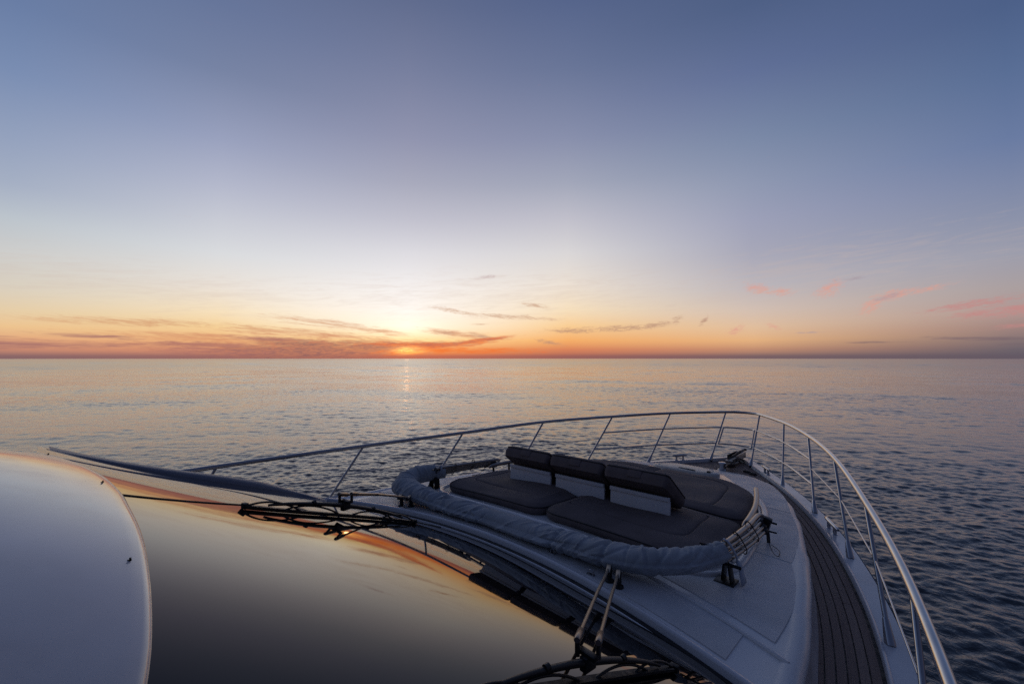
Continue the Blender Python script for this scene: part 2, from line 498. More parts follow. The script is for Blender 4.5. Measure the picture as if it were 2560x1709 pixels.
def smooth_path(ctrl, n=60, closed=False):
    """Catmull-Rom through control points, n samples evenly along the arc"""
    P = [Vector(p) for p in ctrl]
    out = []
    for i in range(len(P) - 1):
        p0 = P[i - 1] if i > 0 else P[0] * 2 - P[1]
        p3 = P[i + 2] if i + 2 < len(P) else P[-1] * 2 - P[-2]
        for k in range(24):
            t = k / 24
            a = 0.5 * ((2 * P[i]) + (P[i + 1] - p0) * t + (2 * p0 - 5 * P[i] + 4 * P[i + 1] - p3) * t * t + (-p0 + 3 * P[i] - 3 * P[i + 1] + p3) * t ** 3)
            out.append(a)
    out.append(P[-1])
    L = [0.0]
    for i in range(1, len(out)):
        L.append(L[-1] + (out[i] - out[i - 1]).length)
    res = []
    for k in range(n):
        s = L[-1] * k / (n - 1)
        j = min(len(L) - 2, max(0, int(np.searchsorted(L, s)) - 1))
        t = (s - L[j]) / max(1e-9, L[j + 1] - L[j])
        res.append(out[j].lerp(out[j + 1], min(1, max(0, t))))
    return res


def offset2d(path, d):
    """shift a plan polyline to its left by d"""
    out = []
    for i, p in enumerate(path):
        a = path[max(0, i - 1)]
        c = path[min(len(path) - 1, i + 1)]
        t = Vector((c.x - a.x, c.y - a.y, 0)).normalized()
        out.append(Vector((p.x - t.y * d, p.y + t.x * d, p.z)))
    return out


# ================================================================== SEA
def build_sea():
    cx, cy = 2.3, 0.0
    ax = math.pi / 2 + R(43.1)
    rng = np.random.default_rng(11)
    wind = ax + R(165)
    NW = 190
    lam = np.exp(np.concatenate([rng.uniform(math.log(0.17), math.log(2.6), 130), rng.uniform(math.log(2.0), math.log(40.0), 60)]))
    ang = wind + rng.normal(0, R(52), NW)
    ph = rng.uniform(0, 2 * math.pi, NW)
    slope = np.interp(np.log(lam), np.log([0.17, 0.3, 0.6, 1.2, 2.5, 8, 40]), [0.0165, 0.0190, 0.0145, 0.0070, 0.0042, 0.0030, 0.0035])
    vs, fs, base = [], [], 0

    def part(rs, th, wrap, fade_in=None):
        nonlocal base
        nr, na = len(rs), len(th)
        X = cx + rs[:, None] * np.cos(th)[None, :]
        Y = cy + rs[:, None] * np.sin(th)[None, :]
        dr = np.gradient(rs)[:, None]
        Z = np.zeros_like(X)
        # patches of rougher and smoother water
        gust = 1.0 + 0.36 * np.sin(X * 0.051 + Y * 0.083 + 1.0) * np.sin(X * 0.031 - Y * 0.045 + 2.0) + 0.28 * np.sin(X * .21 - Y * .13 + .4) * np.sin(X * .12 + Y * .19)
        for l, a, p, s_ in zip(lam, ang, ph, slope):
            k = 2 * math.pi / l
            fade = np.clip((l / dr - 2.6) / 1.6, 0, 1) * np.clip((1100 - rs[:, None]) / 500, 0, 1)
            on = np.nonzero(fade[:, 0] > 0)[0]
            if len(on) == 0:
                continue
            i0, i1 = on[0], on[-1] + 1
            q = k * (X[i0:i1] * math.cos(a) + Y[i0:i1] * math.sin(a)) + p
            Z[i0:i1] += fade[i0:i1] * (s_ / k) * (np.sin(q) + 0.24 * np.cos(2 * q))
        Z *= gust * (1 + 0.9 * np.clip((rs[:, None] - 90) / 250, 0, 1))
        Z -= (rs[:, None] ** 2) / (2 * 6.371e6)       # the earth's curve
        vs.append(np.stack([X, Y, Z], -1).reshape(-1, 3).astype(np.float32))
        i = np.arange(nr - 1)[:, None]
        j = np.arange(na if wrap else na - 1)[None, :]
        jn = (j + 1) % na
        sh = (nr - 1, j.shape[1])
        q = np.stack([np.broadcast_to(i * na + j, sh), np.broadcast_to((i + 1) * na + j, sh), (i + 1) * na + jn, i * na + jn], -1).reshape(-1, 4)
        fs.append((q + base).astype(np.int32))
        base += nr * na

    def rings(r0, r1, step):
        out = [r0]
        while out[-1] < r1:
            out.append(out[-1] + step(out[-1]))
        return np.array(out)
    wide = np.concatenate([np.linspace(ax - R(54), ax + R(54), 1400), np.linspace(ax + R(54), ax + 2 * math.pi - R(54), 150)[1:-1]])
    part(rings(0.5, 60, lambda r: max(0.045, min(0.15, 0.30 * r * r / 1820))), wide, True)
    mid_ = np.concatenate([np.linspace(ax - R(58), ax + R(58), 620), np.linspace(ax + R(58), ax + 2 * math.pi - R(58), 110)[1:-1]])
    part(rings(59.7, 1150, lambda r: 0.15 + 0.0036 * (r - 59.7)), mid_, True)
    part(rings(1145, 16000, lambda r: r * 0.05), np.linspace(0, 2 * math.pi, 257)[:-1], True)
    co, q = np.concatenate(vs), np.concatenate(fs)
    me = bpy.data.meshes.new('sea')
    me.vertices.add(len(co))
    me.vertices.foreach_set('co', co.ravel())
    me.loops.add(len(q) * 4)
    me.loops.foreach_set('vertex_index', q.ravel())
    me.polygons.add(len(q))
    me.polygons.foreach_set('loop_start', (np.arange(len(q)) * 4).astype(np.int32))
    me.polygons.foreach_set('use_smooth', np.ones(len(q), dtype=bool))
    me.update(calc_edges=True)
    me.materials.append(M['water'])
    o = bpy.data.objects.new('sea', me)
    COL.objects.link(o)
    o['kind'] = 'structure'
    return o


build_sea()

# ================================================================== YACHT
yacht = thing('motor_yacht', 'white motor yacht seen from its flybridge, foredeck and stainless bow rail pointing over calm sea', 'yacht', (0, 0, -ZC))

# ---- plan curve of the sheer (outer edge), starboard half, stern to stem
SHEER_H = [(2.25, -9.0), (2.46, -5), (2.50, -2.5), (2.46, 0), (2.33, 2.0), (2.155, 3.25), (1.84, 4.4), (1.44, 5.42), (0.955, 6.38), (0.42, 7.25), (0.2, 7.6), (0.0, 7.72)]
half = smooth_path([(x, f, 0) for x, f in SHEER_H], 140)
half[-1] = Vector((0, 7.72, 0))


def sheer_z(f):
    return interp(f, [-9, 0, 3, 5, 7.8], [-1.56, -1.55, -1.545, -1.53, -1.555])


TEAK_Z = 0.032   # teak lies this far below the cap
lip_h = offset2d(half, 0.135)
lip_h = [Vector((max(p.x, 0.0), p.y, 0)) for p in lip_h]
for p in lip_h:
    p.z = sheer_z(p.y)
for p in half:
    p.z = sheer_z(p.y)


def both(path):
    """starboard half then mirrored port half (bow in the middle)"""
    return list(path) + [Vector((-p.x, p.y, p.z)) for p in reversed(path)]


# hull shell
mb = MB()
full = both(half[:-1] + [half[-1]])
rows = []
for dz, k, rake in ((0.0, 1.0, 0.0), (-0.06, 1.004, 0.0), (-0.10, 0.985, 0.02), (-0.8, 0.95, 0.25), (-1.6, 0.88, 0.65), (-2.4, 0.80, 1.05), (-2.9, 0.7, 1.3)):
    rows.append([Vector((p.x * k, p.y - rake * max(0, (p.y + 2) / 9.7) ** 2, p.z + dz)) for p in full])
mb.grid(rows)
mb.face([r[0] for r in rows] + [r[-1] for r in reversed(rows)])
mb.build('hull', M['hull'], yacht)

# gunwale cap with its raised inner lip
mb = MB()
fl, ll = both(half), both(lip_h)
rows = []
for t, dz in ((0.0, -0.012), (0.06, 0.0), (0.86, 0.004), (0.90, 0.012), (0.97, 0.014), (1.0, 0.010), (1.0, -0.06)):
    rows.append([a.lerp(c, t) + Vector((0, 0, dz)) for a, c in zip(fl, ll)])
mb.grid(rows)
mb.build('gunwale', M['gelcoat'], yacht, angle=50)

# black caulk band and teak planks
TR_F = [-9, 0.0, 1.9, 2.63, 3.57, 4.39, 4.94, 5.6, 6.1, 6.4, 6.55, 6.64, 6.70]
TR_X = [1.98, 1.98, 1.93, 1.855, 1.67, 1.47, 1.305, 1.02, 0.79, 0.62, 0.48, 0.28, 0.0]     # foot of the deckhouse


def foot(f):
    return interp(f, TR_F, TR_X)


mb = MB()
inner_ext = [Vector((max(0.0, foot(p.y) - 0.05) if p.y < 6.7 else 0.0, p.y, p.z - TEAK_Z - 0.008)) for p in lip_h]
outer_c = [p + Vector((0, 0, -TEAK_Z - 0.008)) for p in lip_h]
a0, b0 = both(outer_c), both(inner_ext)
for t0, t1 in ((0, .5), (.5, 1.0)):
    mb.grid([[p.lerp(q, t0) for p, q in zip(a0, b0)], [p.lerp(q, t1) for p, q in zip(a0, b0)]])
sd = mb.build('caulking', M['rubber'], yacht)

mb = MB()
PW = 0.0475
for side in (1, -1):
    for k in range(26):
        d0 = 0.016 + k * PW + 0.0035
        d1 = 0.016 + (k + 1) * PW - 0.0035
        A, B = offset2d(lip_h, d0), offset2d(lip_h, d1)
        cuts, s, L = [], 0.0, [0.0]
        for i in range(1, len(A)):
            L.append(L[-1] + (A[i] - A[i - 1]).length)
        joint = [(0.9 * k + 0.37 * k * k) % 1.9 + 1.9 * q for q in range(12)]
        run, runs = [], []
        for i in range(len(A)):
            ok = A[i].x > 0.02 and A[i].y > -8.5 and A[i].x > foot(A[i].y) - 0.04
            if ok and B[i].x > -0.2 and not (k > 8 and A[i].y < 5.5):
                run.append(i)
            else:
                if len(run) > 1:
                    runs.append(run)
                run = []
        if len(run) > 1:
            runs.append(run)
        for run in runs:
            top_a, top_b, uva, uvb = [], [], [], []

            def flush():
                if len(top_a) > 1:
                    e0 = [p + Vector((0, 0, -0.007)) for p in top_a]
                    e1 = [p + Vector((0, 0, -0.007)) for p in top_b]
                    mb.grid([e0, list(top_a), list(top_b), e1], uvs=[list(uva), list(uva), list(uvb), list(uvb)])
            for i in run:
                za = A[i].z - TEAK_Z
                pa = Vector((A[i].x * side, A[i].y, za))
                pb = Vector((max(B[i].x, 0.0) * side, B[i].y, za))
                hit = [j for j in joint if L[i - 1] < j <= L[i]] if i > run[0] else []
                if hit and top_a:
                    tt = (hit[0] - L[i - 1]) / (L[i] - L[i - 1])
                    qa, qb = top_a[-1].lerp(pa, tt), top_b[-1].lerp(pb, tt)
                    dirv = (pa - top_a[-1]).normalized() * 0.002
                    top_a.append(qa - dirv)
                    top_b.append(qb - dirv)
                    off = 0.13 * joint.index(hit[0])
                    uva.append((L[i] + off * 7, 0.1 * k + .02 + off))
                    uvb.append((L[i] + off * 7, 0.1 * k + .08 + off))
                    flush()
                    top_a, top_b, uva, uvb = [qa + dirv], [qb + dirv], [(L[i] + off * 7, 0.1 * k + .02 + off + .3)], [(L[i] + off * 7, 0.1 * k + .08 + off + .3)]
                nj = sum(1 for j in joint if j <= L[i]) * 0.3
                top_a.append(pa)
                top_b.append(pb)
                uva.append((L[i], 0.1 * k + .02 + nj))
                uvb.append((L[i], 0.1 * k + .08 + nj))
            flush()
mb.build('teak_side_deck', M['teak'], yacht, smooth=False)

# ---- deckhouse front / foredeck moulding
TOP_F = [1.7, 2.2, 3, 4, 5, 5.8, 6.4, 6.7, 7.2]
TOP_Z = [-1.235, -1.24, -1.25, -1.275, -1.325, -1.41, -1.525, -1.568, -1.575]


def top_z(x, f):
    return interp(f, TOP_F, TOP_Z) - 0.022 * x * x


def trim_f(x):
    return 2.235 - 0.085 * x * x


def bull(f):
    """the shoulder steps out twice towards the stern"""
    return 0.0 + (0.007 if f < 4.47 else 0) + (0.008 if f < 3.66 else 0) + (0.008 if f < 2.82 else 0)


def house_row(fc, wgt, bo):
    xb = foot(fc)
    zt = top_z(xb, fc)
    zb = sheer_z(fc) - TEAK_Z - 0.01
    h = max(0.004, zt - zb)
    rad = min(0.085, h * 0.55, xb * .3)
    xt = max(0.0, xb - rad - 0.02)
    row = []
    for k in range(13):
        u = k / 12
        x = xt * u
        f = fc - wgt * 0.085 * x * x
        row.append(Vector((x, f, top_z(x, fc))))
    zt2 = top_z(xt, fc)
    ff = fc - wgt * 0.085 * xt * xt
    for k in range(1, 11):
        a = math.pi / 2 * k / 10
        bb = bo * math.sin(math.pi * min(1, (k / 10))) if 0 < k < 10 else 0
        row.append(Vector((xt + (rad + bb) * math.sin(a), ff, zt2 - (rad + bb * .3) * (1 - math.cos(a)) + bb * 0.9)))
    row.append(Vector((xb - 0.004, ff, lerp(zt2 - rad, zb, 0.6))))
    row.append(Vector((xb + 0.01, ff, zb)))
    return row


mb = MB()
sts = [2.235 + 0.06 * i for i in range(0, 82)]
sts = sorted([s for s in sts if s < 6.69] + [6.69] + [2.8195, 2.8205, 3.6595, 3.6605, 4.4695, 4.4705])
rows = []
for fc in sts:
    wgt = max(0.0, 1 - (fc - 2.235) / 0.9)
    r = house_row(fc, wgt, bull(fc))
    rows.append([Vector((-p.x, p.y, p.z)) for p in reversed(r[1:])] + r)
ft = rows[0]
mb.grid([[Vector((p.x, p.y + 0.0, p.z - 0.13)) for p in ft]] + rows)
mb.build('foredeck_moulding', M['gelcoat'], yacht, angle=32)


def deck_patch(outline_rows, dz=0.003, th=0.006):
    """raised sheet following the deck moulding from rows of (x, f)"""
    m_ = MB()
    top = [[Vector((x, f, top_z(x, f) + dz)) for x, f in r] for r in outline_rows]
    m_.grid(top)
    low = lambda p: Vector((p.x, p.y, p.z - th))
    rim = top[0] + [r[-1] for r in top[1:]] + list(reversed(top[-1]))[1:] + [r[0] for r in reversed(top[1:-1])]
    m_.grid([rim + [rim[0]], [low(p) for p in rim] + [low(rim[0])]])
    return m_


def panel(name, f0, f1, xi0, xi1, xo0, xo1, side, bow=(0, 0), nr=16, nc=14, aft_curve=0.0):
    rows_ = []
    for i in range(nr + 1):
        t = i / nr
        row = []
        for j in range(nc + 1):
            u = j / nc
            x = lerp(lerp(xi0, xi1, t), lerp(xo0, xo1, t) + 0.05 * math.sin(math.pi * t), u)
            f = lerp(f0 - aft_curve * x * x, f1, t)
            # round the corners
            row.append((x * side, f))
        rows_.append(row)
    return deck_patch(rows_).build(name, M['nonskid'], yacht)


for s_ in (1, -1):
    panel('nonskid_panel', 2.70, 3.375, 0.0, 1.30, 1.72, 1.585, s_, aft_curve=0.105)
    panel('nonskid_panel', 3.395, 4.55, 1.30, 1.12, 1.58, 1.34, s_)
    panel('nonskid_panel', 4.565, 5.95, 1.10, 0.30, 1.335, 0.80, s_)
    panel('nonskid_panel', 5.965, 6.50, 0.0, 0.0, 0.76, 0.40, s_)
    # band along the foot of the windscreen
    rows_ = []
    for i in range(9):
        t = i / 8
        rows_.append([(x_ * s_, lerp(trim_f(x_) + 0.075, 2.60 - 0.105 * x_ * x_, t)) for x_ in [1.60 * k / 20 for k in range(21)]])
    deck_patch(rows_).build('nonskid_panel', M['nonskid'], yacht)

# raised bead between the band and the foredeck
mb = MB()
pts = []
for i in range(61):
    x = -1.80 + 3.6 * i / 60
    f = 2.635 - 0.112 * x * x
    pts.append((x, f, top_z(x, f) + 0.001))
mb.tube(pts, 0.011, 8)
mb.build('deck_bead', M['gelcoat'], yacht)

# ---- windscreen
def surf(x, f):
    """height of the windscreen glass"""
    g = max(f, -0.3)
    mid_ = -0.3805 - 0.51056 * g + 0.1245 * g * g - 0.03439 * g ** 3 - 0.3 * min(f + 0.3, 0.0)
    g = max(f, 0.0)
    x2 = x * x
    stb = -x2 * (0.0514 - 0.0187 * g + 0.0154 * g * g) - x2 * x2 * (0.0198 - 0.0204 * g) - 0.0048 * x2 ** 3
    if x > -0.6:
        return mid_ + stb
    prt = -(0.0592 + 0.0086 * g) * x2 + 0.008 * x2 * x2
    k = min(1.0, max(0.0, (x + 1.3) / 0.7))
    k = k * k * (3 - 2 * k)
    return mid_ + k * stb + (1 - k) * prt


def glass_edge(f):
    return min(1.95, 1.45 + 0.29 * f)


COAM = smooth_path([(-1.7, 0.12, 0), (-1.2, 0.118, 0), (-0.9, 0.110, 0), (-0.593, 0.126, 0), (-0.373, 0.175, 0), (-0.128, 0.219, 0), (0.15, 0.238, 0), (0.344, 0.236, 0), (0.558, 0.233, 0), (0.73, 0.224, 0), (0.9, 0.208, 0), (0.984, 0.199, 0), (1.069, 0.188, 0), (1.159, 0.174, 0), (1.234, 0.158, 0), (1.4, 0.115, 0), (1.7, 0.02, 0)], 120)
COAM_X, COAM_F = [p.x for p in COAM], [p.y for p in COAM]


def coam_f(x):
    return interp(x, COAM_X, COAM_F)


mb = MB()
rows = []
for i in range(45):
    t = i / 44
    row = []
    for j in range(61):
        u = -1 + 2 * j / 60
        f_end = trim_f(1.85 * u) - 0.03
        f = lerp(coam_f(1.45 * u) - 0.06, f_end, t)
        x = u * glass_edge(f)
        row.append(Vector((x, f, surf(x, f))))
    rows.append(row)
mb.grid(rows)
rim = rows[0] + [r[-1] for r in rows[1:]] + list(reversed(rows[-1]))[1:] + [r[0] for r in reversed(rows[1:-1])]
mb.grid([rim + [rim[0]], [p + Vector((0, 0, -0.014)) for p in rim + [rim[0]]]])
screen = mb.build('windscreen', M['glass'], yacht, angle=60)
mb = MB()
mb.tube([(q, f, surf(q, f) + 0.0005) for q, f in [((0.217 - 0.49 * f) if f < 0.74 else -0.1456 - 0.2 * (f - 0.74), f) for f in [0.18 + 0.04 * i for i in range(50)]]], 0.004, 6)
mb.build('glass_joint', M['rubber'], screen)

# strips along the foot of the glass: white cap, black gasket, thin bright bead
def strip(off, wd, z0, z1, mat_, name):
    m_ = MB()
    rr_ = []
    for o_, zz in ((off, z0 - 0.05), (off, z0), (off + wd * .25, z1), (off + wd * .75, z1), (off + wd, z0), (off + wd, z0 - 0.05)):
        rr_.append([Vector((x, trim_f(x) + o_, top_z(x, trim_f(x)) + zz)) for x in [-1.86 + 3.72 * k / 70 for k in range(71)]])
    m_.grid(rr_)
    return m_.build(name, mat_, yacht, angle=50)


strip(-0.002, 0.036, 0.008, 0.017, M['trimsteel'], 'windscreen_trim')
strip(-0.030, 0.026, -0.020, -0.016, M['rubber'], 'windscreen_gasket')
strip(-0.048, 0.014, -0.024, -0.018, M['trimsteel'], 'windscreen_bead')

# side frames of the windscreen and the cabin sides below them
for s_ in (1, -1):
    mb = MB()
    rows = []
    prof = [(-0.015, -0.012), (-0.01, 0.024), (0.015, 0.042), (0.07, 0.047), (0.12, 0.030), (0.15, -0.02), (0.16, -0.10)]
    for i in range(36):
        f = 0.11 + 1.86 * i / 35
        x0 = glass_edge(f)
        k = min(1.0, max(0.12, (1.99 - f) / 0.6)) * min(1.0, max(0.03, (f - 0.08) / 0.95) * 0.92)
        rows.append([Vector(((x0 + a) * s_, f, surf(x0 * s_, f) + h * k)) for a, h in prof])
    mb.grid(rows)
    mb.face(rows[-1])
    mb.build('windscreen_frame', M['frameshade'], yacht, angle=60)
    mb = MB()
    rows = []
    for i in range(40):
        f = -6 + 8.2 * i / 39
        x0 = glass_edge(max(f, -0.35)) + 0.15
        zt = surf(glass_edge(max(f, -.35)) * s_, max(f, 0.25)) - 0.03
        zt = max(zt, -1.36)
        rows.append([Vector((x0 * s_, f, zt)), Vector((lerp(x0, foot(f), .5) * s_, f, zt - 0.25 if zt > -1.2 else lerp(zt, -1.58, .5))), Vector((foot(f) * s_, f, -1.60))])
    mb.grid(rows)
    mb.face(rows[-1])
    mb.build('cabin_side', M['gelcoat'], yacht)

# ---- flybridge coaming: white moulding laid over the top of the glass
def coam_z(x, f):
    """height of the coaming's skin, less its edge thickness"""
    g = max(f, -0.75)
    mid_ = -0.37723 - 0.33731 * g - 0.2151 * g * g - 0.022
    if x < 0:
        return mid_ - 0.07387 * x * x + 0.08159 * x * x * max(g, -0.3) - 0.02297 * x ** 4
    w_ = 1 - 0.7 * min(1.0, max(0.0, (0.16 - f) / 0.9))
    return mid_ - w_ * (0.0489 * x * x + 0.0167 * x ** 4 + 0.0048 * x ** 6)


mb = MB()
rows = []
NX = 72
for k, (df, dz) in enumerate(((0.004, 0.001), (0.010, 0.006), (0.010, 0.014), (0.004, 0.0195), (-0.006, 0.022), (-0.03, 0.0235), (-0.08, 0.024))):
    rows.append([Vector((x, coam_f(x) + df, coam_z(x, coam_f(x) + df) + dz)) for x in [-1.62 + 3.24 * j / NX for j in range(NX + 1)]])
for t in [0.06 + 0.094 * i for i in range(11)]:
    r = []
    for j in range(NX + 1):
        x = -1.62 + 3.24 * j / NX
        f = lerp(coam_f(x) - 0.08, -1.25, t)
        r.append(Vector((x, f, coam_z(x, f) + 0.024)))
    rows.append(r)
for df, dz in ((-0.06, 0.0), (-0.08, -0.05), (-0.08, -1.0)):
    rows.append([Vector((p.x, -1.25 + df, coam_z(p.x, -1.25) + 0.024 + dz)) for p in rows[-1]] if dz == 0 else [Vector((p.x, p.y + (-0.02 if dz == -.05 else 0), p.z + dz)) for p in rows[-1]])
mb.grid(rows)
for jx, sg in ((0, -1), (NX, 1)):
    col = [r[jx] for r in rows[3:]]
    mb.grid([col, [p + Vector((0.04 * sg, 0, -0.03)) for p in col], [p + Vector((0.06 * sg, 0, -0.25)) for p in col]])
coaming = mb.build('flybridge_coaming', M['coaming'], yacht, angle=50)


def on_coam(x, f, h=0.0):
    return Vector((x, f, coam_z(x, f) + 0.024 + h))


for x, f in ((-0.74, 0.085), (0.062, 0.205), (0.852, 0.187)):
    mb = MB()
    c = on_coam(x, f)
    mb.tube([c, c + Vector((0, 0, 0.003))], 0.0034, 10)
    mb.tube([c + Vector((0, 0, 0.003)), c + Vector((0, 0, 0.007))], [0.002, 0.0026], 10)
    mb.box(c + Vector((-0.0015, -0.003, 0.002)), (0.003, 0.005, 0.002), Matrix.Rotation(0.4, 4, 'Z'), 0.001)
    mb.build('snap_fastener', M['blackmetal'], coaming)
# ---- guard rail
POSTS = [  # top (x, f, z), base (x, f, z) on the starboard side
    ((0.25, 7.83, -0.878), (0.282, 7.21, -1.557)),
    ((0.78, 6.92, -0.860), (0.876, 6.35, -1.546)),
    ((1.23, 5.94, -0.861), (1.368, 5.40, -1.53)),
    ((1.62, 4.81, -0.863), (1.768, 4.38, -1.53)),
    ((1.94, 3.66, -0.907), (2.073, 3.23, -1.54)),
    ((2.20, 2.49, -0.938), (2.265, 2.06, -1.545)),
    ((2.385, 1.18, -0.96), (2.36, 0.86, -1.55)),
    ((2.47, -0.3, -0.98), (2.43, -0.6, -1.55)),
]
rail_h = [(2.52, -1.3, -0.99), (2.47, -0.3, -0.98)] + [p[0] for p in reversed(POSTS[:-1])] + [(0.13, 7.96, -0.882)]
rp = smooth_path(rail_h + [(0.0, 8.0, -0.883)], 110)
railpts = rp + [Vector((-p.x, p.y, p.z)) for p in reversed(rp[:-1])]
mb = MB()
mb.tube(railpts, 0.0195, 14)
rail = mb.build('guard_rail', M['steel'], yacht)


def mid(k, t):
    a, c = Vector(POSTS[k][0]), Vector(POSTS[k][1])
    return a.lerp(c, t)


for s_ in (1, -1):
    fx = lambda v: Vector((v.x * s_, v.y, v.z))
    for k, (a, c) in enumerate(POSTS):
        mb = MB()
        a, c = fx(Vector(a)), fx(Vector(c))
        d = (a - c).normalized()
        mb.tube([c + d * 0.10, a - d * 0.008], 0.0125, 10)
        # cast socket
        mb.tube([c - d * 0.012, c + d * 0.004, c + d * 0.05, c + d * 0.115, c + d * 0.125], [0.027, 0.027, 0.0225, 0.0165, 0.0135], 12)
        mb.build('stanchion', M['steel'], rail)
    for t in (0.33, 0.66):
        mb = MB()
        pts = smooth_path([fx(mid(2, t)), fx(mid(1, t)), fx(mid(0, t))], 24)
        mb.tube(pts, 0.0105, 8)
        mb.build('middle_rail', M['steel'], rail)
    mb = MB()
    pts = [fx(mid(k, 0.45)) for k in range(2, 8)]
    for q in range(5):
        mb.tube([pts[q], pts[q + 1]], 0.0045, 6)
    mb.build('lifeline_wire', M['steel'], rail)
# closed loop of the pulpit between the two foremost posts
mb = MB()
loop = []
a1, a2 = mid(0, 0.335), mid(0, 0.675)
up = [Vector((0.225, a1.y + 0.01, a1.z)), Vector((0.17, a1.y + 0.075, a1.z)), Vector((0.0, a1.y + 0.11, a1.z)), Vector((-0.17, a1.y + 0.075, a1.z)), Vector((-0.225, a1.y + 0.01, a1.z))]
dn = [Vector((0.235, a2.y + 0.01, a2.z)), Vector((0.18, a2.y + 0.075, a2.z)), Vector((0.0, a2.y + 0.11, a2.z)), Vector((-0.18, a2.y + 0.075, a2.z)), Vector((-0.235, a2.y + 0.01, a2.z))]
mb.tube(smooth_path(up, 30), 0.0105, 8)
mb.tube(smooth_path(dn, 30), 0.0105, 8)
mb.tube([up[0], dn[0]], 0.0105, 8)
mb.tube([up[-1], dn[-1]], 0.0105, 8)
mb.build('pulpit_loop', M['steel'], rail)


# ---- deck fittings
def cleat(x, f, z, ang_, L=0.24):
    m_ = MB()
    rot = Matrix.Rotation(ang_, 4, 'Z')
    c = Vector((x, f, z))
    for q in (-0.23 * L, 0.23 * L):
        p = c + rot @ Vector((q, 0, 0))
        m_.tube([p, p + Vector((0, 0, 0.006)), p + Vector((0, 0, 0.012)), p + Vector((0, 0, 0.062))], [0.028, 0.026, 0.015, 0.013], 12)
    pts_ = [c + rot @ Vector((q, 0, 0.07 + dz)) for q, dz in ((-L / 2, 0.002), (-L / 2 + .008, 0.002), (-L * .3, 0.001), (0, 0), (L * .3, .001), (L / 2 - .008, .002), (L / 2, .002))]
    m_.tube(pts_, [0.009, 0.013, 0.0165, 0.0175, 0.0165, 0.013, 0.009], 10)
    return m_.build('deck_cleat', M['steel'], yacht)


for s_ in (1, -1):
    cleat(0.59 * s_, 6.80, -1.54, R(-56) * s_ if s_ > 0 else R(56))
    cleat(1.575 * s_, 4.92, -1.535, R(-66) * s_, 0.34)

# grab rails beside the sunbathing pad
for s_ in (1, -1):
    mb = MB()
    pts = smooth_path([(1.275 * s_, 3.46, -1.18), (1.277 * s_, 3.50, -1.17), (1.26 * s_, 3.68, -1.168), (1.225 * s_, 3.93, -1.168), (1.16 * s_, 4.22, -1.17), (1.08 * s_, 4.50, -1.172), (1.068 * s_, 4.54, -1.18)], 24)
    mb.tube(pts, [0.012] + [0.020] * 22 + [0.012], 12)
    for k in (6, 17):
        p = pts[k]
        zt = top_z(p.x, p.y)
        mb.tube([(p.x, p.y, p.z), (p.x, p.y, zt + 0.012), (p.x, p.y, zt + 0.003)], [0.012, 0.013, 0.032], 10)
    mb.build('grab_rail', M['tube'], yacht)
# raised rim round the pad recess
mb = MB()
rimpts = []
for s_ in (1, -1):
    q = smooth_path([(0.0, 2.70, 0), (0.9, 2.70, 0), (1.22, 2.76, 0), (1.345, 2.98, 0), (1.33, 3.4, 0), (1.24, 4.1, 0), (1.11, 4.56, 0), (0.93, 4.86, 0), (0.5, 5.08, 0), (0, 5.12, 0)], 60)
    q = [Vector((p.x * s_, p.y, top_z(p.x, p.y))) for p in q]
    rimpts += q if s_ > 0 else list(reversed(q))[1:]
rows = []
for o_, h in ((0.035, -0.004), (0.028, 0.012), (0.012, 0.020), (-0.012, 0.020), (-0.024, 0.010), (-0.026, -0.01)):
    r = []
    for i, p in enumerate(rimpts):
        a = rimpts[(i - 1) % len(rimpts)]
        c = rimpts[(i + 1) % len(rimpts)]
        t = Vector((c.x - a.x, c.y - a.y, 0)).normalized()
        r.append(Vector((p.x + t.y * o_, p.y - t.x * o_, p.z + h)))
    rows.append(r)
mb.grid(rows, closed=True)
mb.build('sun_pad_rim', M['gelcoat'], yacht, angle=60)

# foredeck hatch
mb = MB()
hp = smooth_path([(-0.22, 5.42, 0), (0.1, 5.42, 0), (0.33, 5.45, 0), (0.40, 5.56, 0), (0.34, 5.70, 0), (0.1, 5.80, 0), (-0.22, 5.80, 0), (-0.34, 5.72, 0), (-0.40, 5.56, 0), (-0.34, 5.46, 0), (-0.22, 5.42, 0)], 50)[:-1]
cen = Vector((0, 5.6, 0))
rows = []
for k, h in ((1.0, -0.01), (1.0, 0.03), (0.96, 0.042), (0.86, 0.044), (0.84, 0.036), (0.80, 0.036), (0.78, 0.046), (0.4, 0.052), (0.02, 0.053)):
    rows.append([Vector((cen.x + (p.x - cen.x) * k, cen.y + (p.y - cen.y) * k, top_z(0, 5.6) - 0.05 * (p.y - 5.6) * k + h)) for p in hp])
mb.grid(rows, closed=True)
hatch = mb.build('deck_hatch', M['hatchlid'], yacht, angle=45)
mb = MB()
z_ = top_z(0, 5.6) + 0.05
mb.tube([(0.30, 5.52, z_ - .003), (0.30, 5.52, z_ + 0.012)], 0.022, 14)
mb.build('hatch_latch', M['rubber'], hatch)
mb = MB()
mb.tube([(-0.05, 5.50, z_ + .004), (0.16, 5.47, z_ + 0.006)], 0.008, 8)
mb.build('hatch_handle', M['rubber'], hatch)

